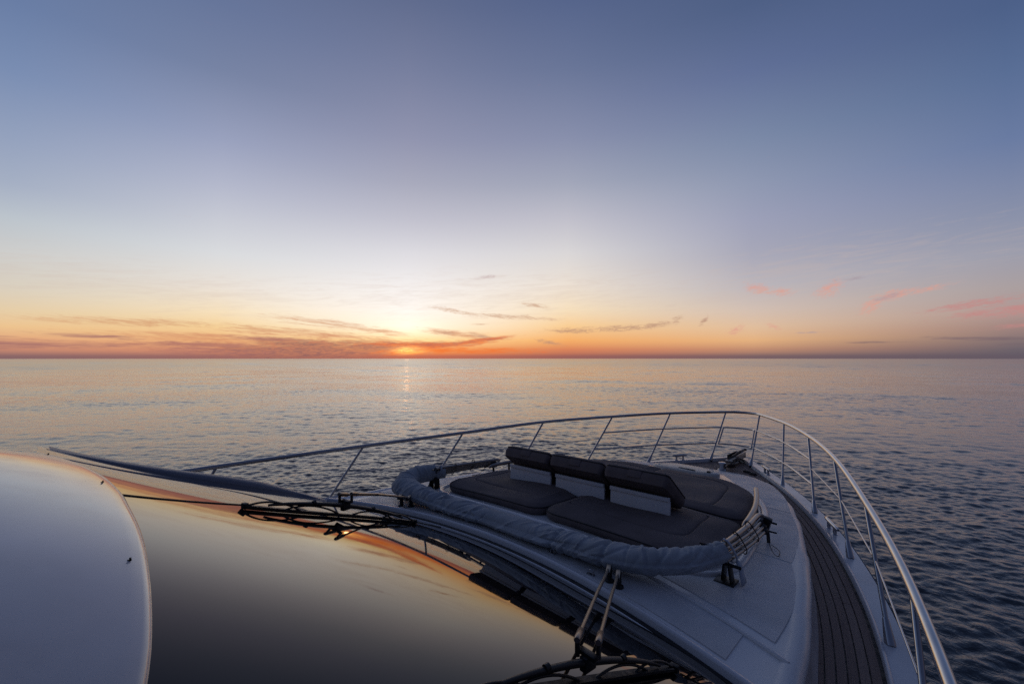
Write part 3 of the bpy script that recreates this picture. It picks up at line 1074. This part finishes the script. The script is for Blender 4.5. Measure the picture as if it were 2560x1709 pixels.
# anchor windlass, chain and anchor shank on the bow roller
mb = MB()
z_ = -1.57
mb.tube([(0.05, 6.72, z_ - .01), (0.05, 6.72, z_ + 0.012), (0.05, 6.72, z_ + 0.02), (0.05, 6.72, z_ + 0.07), (0.05, 6.72, z_ + 0.085), (0.05, 6.72, z_ + 0.105), (0.05, 6.72, z_ + .112)], [0.06, 0.06, 0.045, 0.040, 0.052, 0.050, 0.036], 18)
wl = mb.build('anchor_windlass', M['steel'], yacht)
mb = MB()
mb.box((0.13, 6.86, z_ + 0.05), (0.05, 0.12, 0.055), Matrix.Rotation(-0.5, 4, 'Z'), 0.012)
mb.tube([(0.12, 6.80, z_ + 0.07), (0.14, 7.0, z_ + 0.12), (0.14, 7.12, z_ + 0.13)], 0.011, 8)
mb.tube(smooth_path([(0.13, 6.95, z_ + 0.06), (0.16, 7.03, z_ + 0.12), (0.19, 7.10, z_ + 0.115), (0.22, 7.14, z_ + 0.07)], 14), 0.007, 6)
mb.build('windlass_gearbox', M['rust'], wl)
mb = MB()
for k in range(9):
    p = Vector((0.06 + 0.004 * k, 6.80 + 0.055 * k, z_ + 0.035 - 0.001 * k))
    mb.tube([p + Vector((0, -0.028, 0.008 * (k % 2))), p + Vector((0.012, 0, 0)), p + Vector((0, 0.028, 0.008 * (k % 2)))], 0.008, 6)
    mb.tube([p + Vector((0, -0.028, 0.008 * (k % 2))), p + Vector((-0.012, 0, 0)), p + Vector((0, 0.028, 0.008 * (k % 2)))], 0.008, 6)
mb.build('anchor_chain', M['tube'], wl)
mb = MB()
mb.box((0.02, 7.35, -1.52), (0.12, 0.5, 0.03), None, 0.008)
for q in (-0.045, 0.085):
    mb.box((q, 7.45, -1.49), (0.014, 0.42, 0.09), None, 0.004)
mb.tube([(-0.04, 7.62, -1.475), (0.08, 7.62, -1.475)], 0.03, 12)
mb.build('bow_roller', M['tube'], yacht)
mb = MB()
mb.tube([(0.02, 7.25, -1.47), (0.02, 7.6, -1.445), (0.02, 7.9, -1.46)], [0.014, 0.016, 0.018], 8)
mb.grid([[(0.02, 7.86, -1.43), (0.18, 7.70, -1.60), (0.02, 7.98, -1.80)], [(0.02, 7.90, -1.46), (0.18, 7.74, -1.62), (0.02, 8.0, -1.82)]])
mb.grid([[(0.02, 7.86, -1.43), (-0.14, 7.70, -1.60), (0.02, 7.98, -1.80)], [(0.02, 7.90, -1.46), (-0.14, 7.74, -1.62), (0.02, 8.0, -1.82)]])
mb.build('anchor', M['rust'], yacht)
# foot switches of the windlass
for x, f, a in ((0.33, 6.86, -0.5), (0.43, 6.78, -0.5), (0.62, 6.46, -0.6), (0.71, 6.37, -0.6)):
    mb = MB()
    rot = Matrix.Rotation(a, 4, 'Z')
    z_ = sheer_z(f) - TEAK_Z
    if x < .5 or x > .65:
        mb.box((x, f, z_ + 0.009), (0.085, 0.055, 0.02), rot, 0.006)
        mb.box((x, f, z_ + 0.022), (0.06, 0.04, 0.012), rot, 0.005)
    else:
        mb.box((x, f, z_ + 0.004), (0.085, 0.05, 0.010), rot, 0.004)
    mb.build('foot_switch', M['rubber'], yacht)
# small pad eyes and snap hooks by the windscreen foot
for x, f in ((0.80, 2.27), (-1.02, 2.22), (0.47, 2.33), (-0.35, 2.33)):
    mb = MB()
    z_ = top_z(x, f) + 0.003
    ringp = [(x + 0.016 * math.cos(t), f + 0.004, z_ + 0.012 + 0.016 * math.sin(t)) for t in [2 * math.pi * k / 12 for k in range(13)]]
    mb.tube(ringp, 0.003, 6, cap=False)
    mb.box((x, f, z_ + 0.002), (0.05, 0.022, 0.006), None, 0.002)
    mb.build('pad_eye', M['steel'], yacht)


# ---- windscreen wipers (twin-arm pantographs parked fore and aft)
def wiper(pivots, cen_xy, half_len, tilt, h):
    cx_, cf = cen_xy
    cz = surf(cx_, cf) + h
    C = Vector((cx_, cf, cz))
    root_m = MB()
    for p in pivots:       # spindle bosses on the foredeck moulding
        z0 = top_z(p[0], p[1])
        root_m.tube([(p[0], p[1], z0 - .005), (p[0], p[1], z0 + 0.012), (p[0], p[1], z0 + 0.018), (p[0], p[1], z0 + 0.075), (p[0], p[1], z0 + 0.09)], [0.028, 0.027, 0.016, 0.015, 0.010], 12)
    base = root_m.build('windscreen_wiper', M['blackmetal'], yacht)
    d = Vector((tilt, 1.0, 0)).normalized()
    side = Vector((d.y, -d.x, 0))
    ends = []
    for k, p in enumerate(pivots):
        z0 = top_z(p[0], p[1]) + 0.078
        m_ = MB()
        off = side * (0.026 if k else -0.026) + d * (0.02 if k else -0.02)
        e = C + off + Vector((0, 0, 0.03))
        s = Vector((p[0], p[1], z0))
        v = (e - s)
        m_.box(s + v * 0.05, (0.024, 0.10, 0.020), Matrix.Rotation(math.atan2(-v.x, v.y), 4, 'Z'), 0.005)
        m_.tube([s, s + v * 0.08, s + v * 0.5 + Vector((0, 0, 0.01)), e - v * 0.06], [0.009, 0.0078, 0.0075, 0.007], 10)
        m_.tube([e - v * 0.075, e - v * 0.07, e, e + v * 0.008], [0.009, 0.012, 0.012, 0.009], 12)
        m_.tube([e + Vector((0, 0, -0.01)), e + Vector((0, 0, -0.05))], 0.008, 8)
        m_.build('wiper_arm', M['arm'], base)
        ends.append(e)
    m_ = MB()
    m_.box(C + Vector((0, 0, -0.010)), (0.070, 0.026, 0.014), Matrix.Rotation(math.atan2(-d.x, d.y), 4, 'Z'), 0.004)
    m_.box(C + Vector((0, 0, -0.035)), (0.028, 0.05, 0.045), Matrix.Rotation(math.atan2(-d.x, d.y), 4, 'Z'), 0.004)
    m_.build('wiper_bracket', M['blackmetal'], base)

    def gl(s_, hh, lat=0.0):
        p = Vector((cx_, cf, 0)) + d * s_ + side * lat
        return Vector((p.x, p.y, surf(p.x, p.y) + hh))
    L = half_len
    m_ = MB()
    # main bow
    pts_, rad_ = [], []
    for i in range(33):
        u = -1 + 2 * i / 32
        pts_.append(gl(u * L * 0.80, 0.030 + (h - 0.065) * (1 - u * u) ** 0.9))
        rad_.append(0.006 + 0.0065 * (1 - abs(u)) ** 0.7)
    m_.tube(pts_, rad_, 8)
    # secondary yokes
    for sg in (-1, 1):
        for c0, sp, hh in ((0.74, 0.26, 0.034), (0.36, 0.30, 0.034)):
            q = [gl(sg * L * (c0 + sp * (-1 + 2 * i / 12)), 0.013 + hh * (1 - (-1 + 2 * i / 12) ** 2)) for i in range(13)]
            m_.tube(q, 0.0048, 6)
    for u in (-0.36, 0.36):
        p = gl(u * L, 0.032 + (h - 0.06) * (1 - (u / .8) ** 2) ** 0.9 if abs(u) < .8 else 0.034)
        m_.tube([p - d * 0.008, p + d * 0.008], 0.0135 - 0.004 * abs(u), 10)
    m_.build('wiper_frame', M['blackmetal'], base)
    m_ = MB()
    rr_ = []
    for lat, hh in ((-0.012, 0.020), (-0.012, 0.011), (-0.003, 0.009), (-0.002, 0.001), (0.002, 0.001), (0.003, 0.009), (0.012, 0.011), (0.012, 0.020)):
        rr_.append([gl(-L + 2 * L * i / 40, hh, lat) for i in range(41)])
    m_.grid(rr_ + [rr_[0]])
    for e_ in (-L, L):
        p = gl(e_, 0.016)
        m_.box(p, (0.034, 0.02, 0.026), Matrix.Rotation(math.atan2(-d.x, d.y), 4, 'Z'), 0.004)
    m_.build('wiper_blade', M['rubber'], base)
    return base


wiper([(0.915, 2.285), (0.985, 2.265)], (1.475, 1.23), 0.50, 0.12, 0.105)
wiper([(-1.00, 2.27), (-1.09, 2.235)], (-0.15, 1.25), 0.56, -0.22, 0.10)

# ================================================================== CUSHIONS
def rrect(hx, hy, r, nc=7, ns=9, d=(0, 0, 0, 0)):
    """rounded rectangle; r per corner (+x+y, -x+y, -x-y, +x-y), d insets of the +x, -x, +y, -y sides"""
    rr4 = [r] * 4 if isinstance(r, (int, float)) else list(r)
    x1, x0, y1, y0 = hx - d[0], -hx + d[1], hy - d[2], -hy + d[3]
    pts_ = []
    for q, (qx, qy, a0) in enumerate(((1, 1, 0), (-1, 1, 90), (-1, -1, 180), (1, -1, 270))):
        rc = max(0.004, min(rr4[q], (x1 - x0) / 2 - 0.001, (y1 - y0) / 2 - 0.001))
        cx_ = x1 - rc if qx > 0 else x0 + rc
        cy_ = y1 - rc if qy > 0 else y0 + rc
        for k in range(nc):
            a = R(a0 + 90 * k / (nc - 1))
            pts_.append((cx_ + rc * math.cos(a), cy_ + rc * math.sin(a)))
    out = []
    for i, p in enumerate(pts_):
        q = pts_[(i + 1) % len(pts_)]
        out.append(p)
        if (i + 1) % nc == 0:
            for k in range(1, ns):
                out.append((lerp(p[0], q[0], k / ns), lerp(p[1], q[1], k / ns)))
    return out


def cushion(name, root, hx, hy, r, h, crown, place, seam=None, matl=None, pipe=True, wob=0.004, tight=1.0, slow=(0, 0, 0, 0)):
    rings = [(0.03, 0.0), (0.006, 0.002), (-0.006, h * 0.35), (-0.006, h * 0.55), (0.0, h * 0.74), (0.004, h * 0.78), (0.012, h * 0.86), (0.03, h * 0.94), (0.055, h), (0.09, h + crown * .35)]
    mx = min(hx, hy) if not any(slow) else min(2 * hx, 2 * hy) - 0.18
    d = 0.125
    while d < mx - 0.01:
        rings.append((d, h + crown * min(1, 0.5 + 0.5 * (d / mx))))
        d += 0.035
    rings = [(d_ * tight if z_ > h * 0.7 and d_ < 0.1 else d_, z_) for d_, z_ in rings]
    if seam:
        new = []
        for d_, z in rings:
            if abs(d_ - seam) > 0.016:
                new.append((d_, z))
        zz = h + crown * 0.6
        new += [(seam - 0.014, zz), (seam - 0.004, zz - 0.006), (seam, zz - 0.013), (seam + 0.004, zz - 0.006), (seam + 0.014, zz)]
        rings = new[:4] + sorted(new[4:], key=lambda t: t[0])
    m_ = MB()
    rows_ = []
    for d_, z in rings:
        row = []
        dd = [d_ if not q else min(d_, 0.10) + max(0.0, d_ - 0.10) * 0.12 for q in slow]
        for x, y in rrect(hx, hy, [max(0.03, q - d_ * 0.75) for q in (r if isinstance(r, tuple) else (r,) * 4)], d=dd):
            q = wob * (math.sin(7.1 * x + 3.0 * y + hx * 9) + math.sin(11.3 * y - 5.2 * x + hy * 5)) if d_ > 0.02 else 0
            row.append(Vector(place(x, y, z + q)))
        rows_.append(row)
    m_.grid(rows_, closed=True)
    m_.face(rows_[-1])
    m_.face(rows_[0])
    o = m_.build(name, matl or M['cushion'], root, angle=60)
    if pipe:
        m_ = MB()
        ring = [Vector(place(x, y, h * 0.76)) for x, y in rrect(hx + 0.001, hy + 0.001, r)]
        m_.tube(ring + [ring[0]], 0.0045, 6, cap=False)
        m_.build('piping', M['piping'], o)
    return o


def pad_warp(xl, xr, f0, f1, narrow=0.0, bulge=0.0):
    """local rectangle (-hx..hx, -hy..hy) laid on the deck moulding"""
    hx, hy = (xr - xl) / 2, (f1 - f0) / 2
    cx_, cf = (xl + xr) / 2, (f0 + f1) / 2

    def place(x, y, z):
        X, F_ = cx_ + x, cf + y
        t = (F_ - f0) / (f1 - f0)
        outer = abs(X) / 1.26
        X2 = X * (1 - narrow * max(0, t) ** 1.6)
        F2 = F_ - bulge * outer ** 3 * max(0, t)
        return (X2, F2, top_z(X2, F2) + 0.006 + z)
    return hx, hy, place


for s_, lab in ((1, 'long charcoal seat cushion nearest the starboard rail, wrapping the corner behind the blue canvas'), (-1, 'charcoal seat cushion on the port side, its corner beside the bend of the awning')):
    t = thing('seat_cushion', lab, 'cushion', (0.63 * s_, 3.2, top_z(.6, 3.2) + 0.006), 'seat cushions behind the windscreen')
    xl, xr = (0.006, 1.27) if s_ > 0 else (-1.27, -0.006)
    hx, hy, pl = pad_warp(xl, xr, 2.775, 3.69, narrow=0.055)
    cushion('padding', t, hx, hy, (0.10, 0.11, 0.13, 0.27) if s_ > 0 else (0.11, 0.10, 0.27, 0.13), 0.075, 0.022, pl, seam=0.22, slow=(0, 1, 1, 0) if s_ > 0 else (1, 0, 1, 0), wob=0.005)
for s_, lab in ((1, 'broad charcoal sun pad filling the starboard foredeck in front of the backrests'), (-1, 'charcoal sun pad on the port foredeck, mostly hidden behind the backrests')):
    t = thing('sun_pad', lab, 'sun pad', (0.6 * s_, 4.3, top_z(.6, 4.3) + 0.006), 'sun pads on the foredeck')
    xl, xr = (0.006, 1.19) if s_ > 0 else (-1.19, -0.006)
    hx, hy, pl = pad_warp(xl, xr, 3.71, 4.97, narrow=0.20, bulge=0.16)
    cushion('padding', t, hx, hy, (0.34, 0.08, 0.08, 0.11) if s_ > 0 else (0.08, 0.34, 0.11, 0.08), 0.085, 0.02, pl, seam=0.25, slow=(0, 1, 0, 1) if s_ > 0 else (1, 0, 0, 1), wob=0.005)

for k, lab in enumerate(('tilted charcoal backrest with white prop board, farthest to port', 'middle one of three tilted charcoal backrests with a white prop board', 'tilted charcoal backrest whose whole dark side flank shows, nearest the teak side deck')):
    cx_ = (-0.56, 0.0, 0.56)[k]
    hz = -1.16
    t = thing('backrest', lab, 'backrest', (cx_, 3.5, hz), 'tilted backrests in a row')
    P0 = Vector((cx_, 3.515, -1.178))
    sv = Vector((0, -0.30, 0.235)).normalized()
    nv = Vector((0, -sv.z * -1, -sv.y)).normalized()
    nv = Vector((0, sv.z, -sv.y))

    def place(x, y, z):
        return P0 + Vector((x, 0, 0)) + sv * (y + 0.19) + nv * z
    cu = cushion('cushion', t, 0.266, 0.19, 0.028, 0.122, 0.008, place, wob=0.003, tight=0.55)
    mb = MB()
    c = place(0.0, 0.196, 0.058)
    rot = Matrix(((1, 0, 0, 0), (0, nv.y, sv.y, 0), (0, nv.z, sv.z, 0), (0, 0, 0, 1)))
    mb.box(c, (0.11, 0.058, 0.006), rot, 0.0015)
    mb.build('fabric_tab', M['piping'] if False else M['cushion'], cu)
    mb = MB()
    mb.box((cx_ + 0.01, 3.300, -1.132), (0.50, 0.018, 0.13), Matrix.Rotation(-0.05, 4, 'X'), 0.002)
    mb.box((cx_ + 0.01, 3.292, -1.052), (0.50, 0.022, 0.028), Matrix.Rotation(-0.05, 4, 'X'), 0.002)
    mb.build('prop_board', M['panel'], t)
    mb = MB()
    mb.box((cx_, 3.40, -1.128), (0.03, 0.2, 0.012), Matrix.Rotation(-0.5, 4, 'X'), 0.002)
    mb.build('support_stay', M['steel'], t)
    for q in (-0.2, 0.2):
        mb = MB()
        mb.tube([(cx_ + q - .03, 3.5, -1.165), (cx_ + q + .03, 3.5, -1.165)], 0.007, 8)
        mb.build('hinge', M['steel'], t)

# ================================================================== FOLDED AWNING
aw = thing('folded_awning', 'folded bow awning in a crumpled blue-grey canvas sleeve across the foredeck, with strapped steel poles', 'awning', (0, 2.4, -1.25))
path = smooth_path([(-1.36, 2.92, -1.15), (-1.43, 2.78, -1.14), (-1.455, 2.60, -1.155), (-1.33, 2.43, -1.165), (-1.05, 2.375, -1.18), (-0.6, 2.40, -1.19), (-0.1, 2.43, -1.19), (0.4, 2.43, -1.185), (0.75, 2.42, -1.175), (1.02, 2.47, -1.165), (1.20, 2.58, -1.15), (1.31, 2.72, -1.13), (1.345, 2.80, -1.12)], 560)
NS = 72
rng = np.random.default_rng(5)
PL = sum((path[i + 1] - path[i]).length for i in range(len(path) - 1))
creases = []          # position along (m), round the sleeve (rad), slant, length, width, height
for (t0, t1, cnt, amp_) in ((0.02, 0.22, 26, 1.0), (0.22, 0.50, 44, 0.95), (0.50, 0.68, 9, 0.45), (0.64, 0.78, 26, 0.9), (0.76, 0.99, 34, 0.7)):
    for _ in range(cnt):
        creases.append((rng.uniform(t0, t1) * PL, rng.uniform(-1.2, 3.0), rng.normal(0.35, 0.55), rng.uniform(0.05, 0.15), rng.uniform(0.006, 0.014), amp_ * rng.choice([-1, 1, 1]) * rng.uniform(0.006, 0.0145)))
for tt, am in ((0.695, 0.006), (0.80, 0.005), (0.885, 0.0035)):       # edges of overlapping laps
    for th0 in np.linspace(-1.4, 4.4, 15):
        creases.append((tt * PL + 0.006 * math.sin(3 * th0), th0, 0.0, 0.07, 0.010, -am))
rows = []
for i, p in enumerate(path):
    t = i / (len(path) - 1)
    a = path[max(0, i - 1)]
    c = path[min(len(path) - 1, i + 1)]
    T = (c - a).normalized()
    S = Vector((T.y, -T.x, 0)).normalized()           # outward (aft) side
    rx = interp(t, [0, .05, .16, .3, .5, .66, .74, .8, .92, 1], [.05, .085, .11, .094, .088, .09, .098, .102, .095, .06])
    rz = interp(t, [0, .05, .16, .3, .5, .66, .74, .8, .92, 1], [.055, .082, .080, .060, .050, .050, .060, .068, .068, .050])
    amp = interp(t, [0, .1, .2, .42, .5, .66, .72, .85, 1], [.5, 1.0, 1.1, 1.0, .45, .3, .8, .7, .5])
    zd = top_z(p.x, p.y) + 0.006
    row = []
    for k in range(NS):
        th = 2 * math.pi * k / NS
        crease = 0.0
        sl = t * PL
        for (s0, th0, slant, ln, wd, hh) in creases:
            ds = sl - s0
            if abs(ds) > 0.2:
                continue
            dth = (th - th0 + math.pi) % (2 * math.pi) - math.pi
            da = dth * 0.085
            u_ = da * math.cos(slant) + ds * math.sin(slant)
            v_ = -da * math.sin(slant) + ds * math.cos(slant)
            crease += hh * math.exp(-(u_ / ln) ** 2 - (v_ / wd) ** 2)
        fl = 1.0 + 0.05 * math.sin(5 * t * 6.3 + 1) + 0.03 * math.sin(13 * t * 6.3)
        rad_x, rad_z = rx * fl + crease, rz + crease
        q = p + S * (rad_x * math.cos(th)) + Vector((0, 0, rad_z * math.sin(th)))
        # loose skirt hanging on the aft side
        if math.cos(th) > 0.2 and math.sin(th) < 0.1:
            sk = interp(t, [0, .25, .4, .6, .68, .70, 1], [0, .02, .045, .07, .07, .03, 0.02])
            q += S * sk * (math.cos(th) - .2)
        if q.z < zd:
            q.z = zd + 0.003 * math.sin(40 * t + th * 3) + 0.003
        row.append(q)
    rows.append(row)
mb = MB()
mb.grid(rows, closed=True)
mb.face(rows[0])
mb.face(rows[-1])
mb.build('canvas_sleeve', M['canvas'], aw, angle=80)

for s_ in (1, -1):
    X = lambda v: (v[0] * s_, v[1], v[2])
    polesets = [
        ([(1.342, 2.79, -1.092), (1.35, 2.84, -1.094), (1.352, 3.0, -1.103), (1.345, 3.35, -1.12), (1.325, 3.62, -1.132), (1.33, 3.67, -1.137), (1.36, 3.69, -1.16)], 0.0175),
        ([(1.350, 2.79, -1.118), (1.362, 2.86, -1.12), (1.37, 3.2, -1.14), (1.358, 3.60, -1.160)], 0.0125),
        ([(1.366, 2.79, -1.146), (1.377, 2.90, -1.148), (1.388, 3.2, -1.162), (1.378, 3.56, -1.178)], 0.0125),
        ([(1.382, 2.79, -1.167), (1.392, 2.90, -1.170), (1.403, 3.2, -1.182), (1.396, 3.53, -1.196)], 0.0115),
    ]
    for pts_, r_ in polesets:
        mb = MB()
        mb.tube(smooth_path([X(q) for q in pts_], 24), r_, 10)
        mb.build('pole', M['tube'], aw)
    # end joint where the poles meet
    mb = MB()
    for q in ((1.358, 3.60, -1.160), (1.378, 3.57, -1.178), (1.396, 3.54, -1.196)):
        c = Vector(X(q))
        mb.tube([c + Vector((0, -0.04, 0)), c + Vector((0, -0.035, 0)), c + Vector((0, 0.015, 0)), c + Vector((0, 0.02, 0))], [0.013, 0.0185, 0.0185, 0.012], 10)
    mb.box(X((1.38, 3.63, -1.178)), (0.05, 0.05, 0.10), Matrix.Rotation(0.3 * s_, 4, 'Y'), 0.008)
    mb.tube([X((1.385, 3.63, -1.20)), X((1.39, 3.64, top_z(1.39, 3.6)))], 0.012, 8)
    mb.tube([X((1.36, 3.64, -1.16)), X((1.44, 3.66, -1.172))], 0.007, 8)
    mb.tube([X((1.40, 3.56, -1.20)), X((1.45, 3.60, -1.215))], 0.006, 8)
    mb.build('pole_joint', M['blackmetal'], aw)
    # clamp standing on the deck
    mb = MB()
    zt = top_z(1.38, 2.8)
    mb.box(X((1.375, 2.80, zt + 0.006)), (0.11, 0.10, 0.012), None, 0.003)
    mb.box(X((1.36, 2.82, zt + 0.065)), (0.014, 0.060, 0.12), Matrix.Rotation(0.12 * s_, 4, 'Y'), 0.003)
    mb.box(X((1.405, 2.79, zt + 0.055)), (0.012, 0.052, 0.10), Matrix.Rotation(-0.14 * s_, 4, 'Y'), 0.003)
    mb.tube([X((1.325, 2.79, zt + 0.11)), X((1.455, 2.81, zt + 0.095))], 0.010, 8)
    mb.tube([X((1.30, 2.77, zt + 0.17)), X((1.36, 2.86, zt + 0.19))], 0.008, 8)
    mb.tube([X((1.315, 2.73, zt + 0.205)), X((1.26, 2.71, zt + 0.215))], 0.007, 8)
    mb.build('clamp', M['blackmetal'], aw)
    # webbing strap round the poles
    mb = MB()
    loop = [(1.342, 2.86, -1.068), (1.375, 2.86, -1.085), (1.410, 2.87, -1.15), (1.414, 2.87, -1.185), (1.392, 2.86, -1.193), (1.352, 2.85, -1.155), (1.326, 2.85, -1.10), (1.342, 2.86, -1.068)]
    sm = smooth_path([X(q) for q in loop], 40)
    mb.grid([[p + Vector((0, -0.012, 0)) for p in sm], [p + Vector((0, 0.012, 0)) for p in sm]])
    tail = [Vector(X(q)) for q in ((1.41, 2.87, -1.185), (1.435, 2.85, -1.20), (1.45, 2.83, -1.24), (1.465, 2.82, -1.285))]
    mb.grid([[p + Vector((0, -0.012 - 0.008 * i, 0)) for i, p in enumerate(tail)], [p + Vector((0.006, 0.015 + .006 * i, .004)) for i, p in enumerate(tail)]])
    st = mb.build('strap', M['webbing'], aw)
    so = st.modifiers.new('thickness', 'SOLIDIFY')
    so.thickness = 0.003
    # cable tie and loose cord
    for f_ in (3.05, 3.30):
        mb = MB()
        lp = smooth_path([X(q) for q in ((1.34, f_, -1.083), (1.365, f_, -1.09), (1.413, f_, -1.165), (1.41, f_, -1.20), (1.388, f_, -1.19), (1.338, f_, -1.13), (1.34, f_, -1.083))], 26)
        mb.tube(lp, 0.0035, 6)
        mb.build('cable_tie', M['rubber'], aw)
    mb = MB()
    lp = smooth_path([X(q) for q in ((1.40, 3.54, -1.20), (1.45, 3.46, -1.285), (1.50, 3.40, -1.298), (1.49, 3.50, -1.298), (1.42, 3.58, -1.295))], 20)
    mb.tube(lp, 0.0022, 6)
    mb.build('cord', M['rubber'], aw)

print('verts', sum(len(o.data.vertices) for o in SC.objects if o.type == 'MESH'))
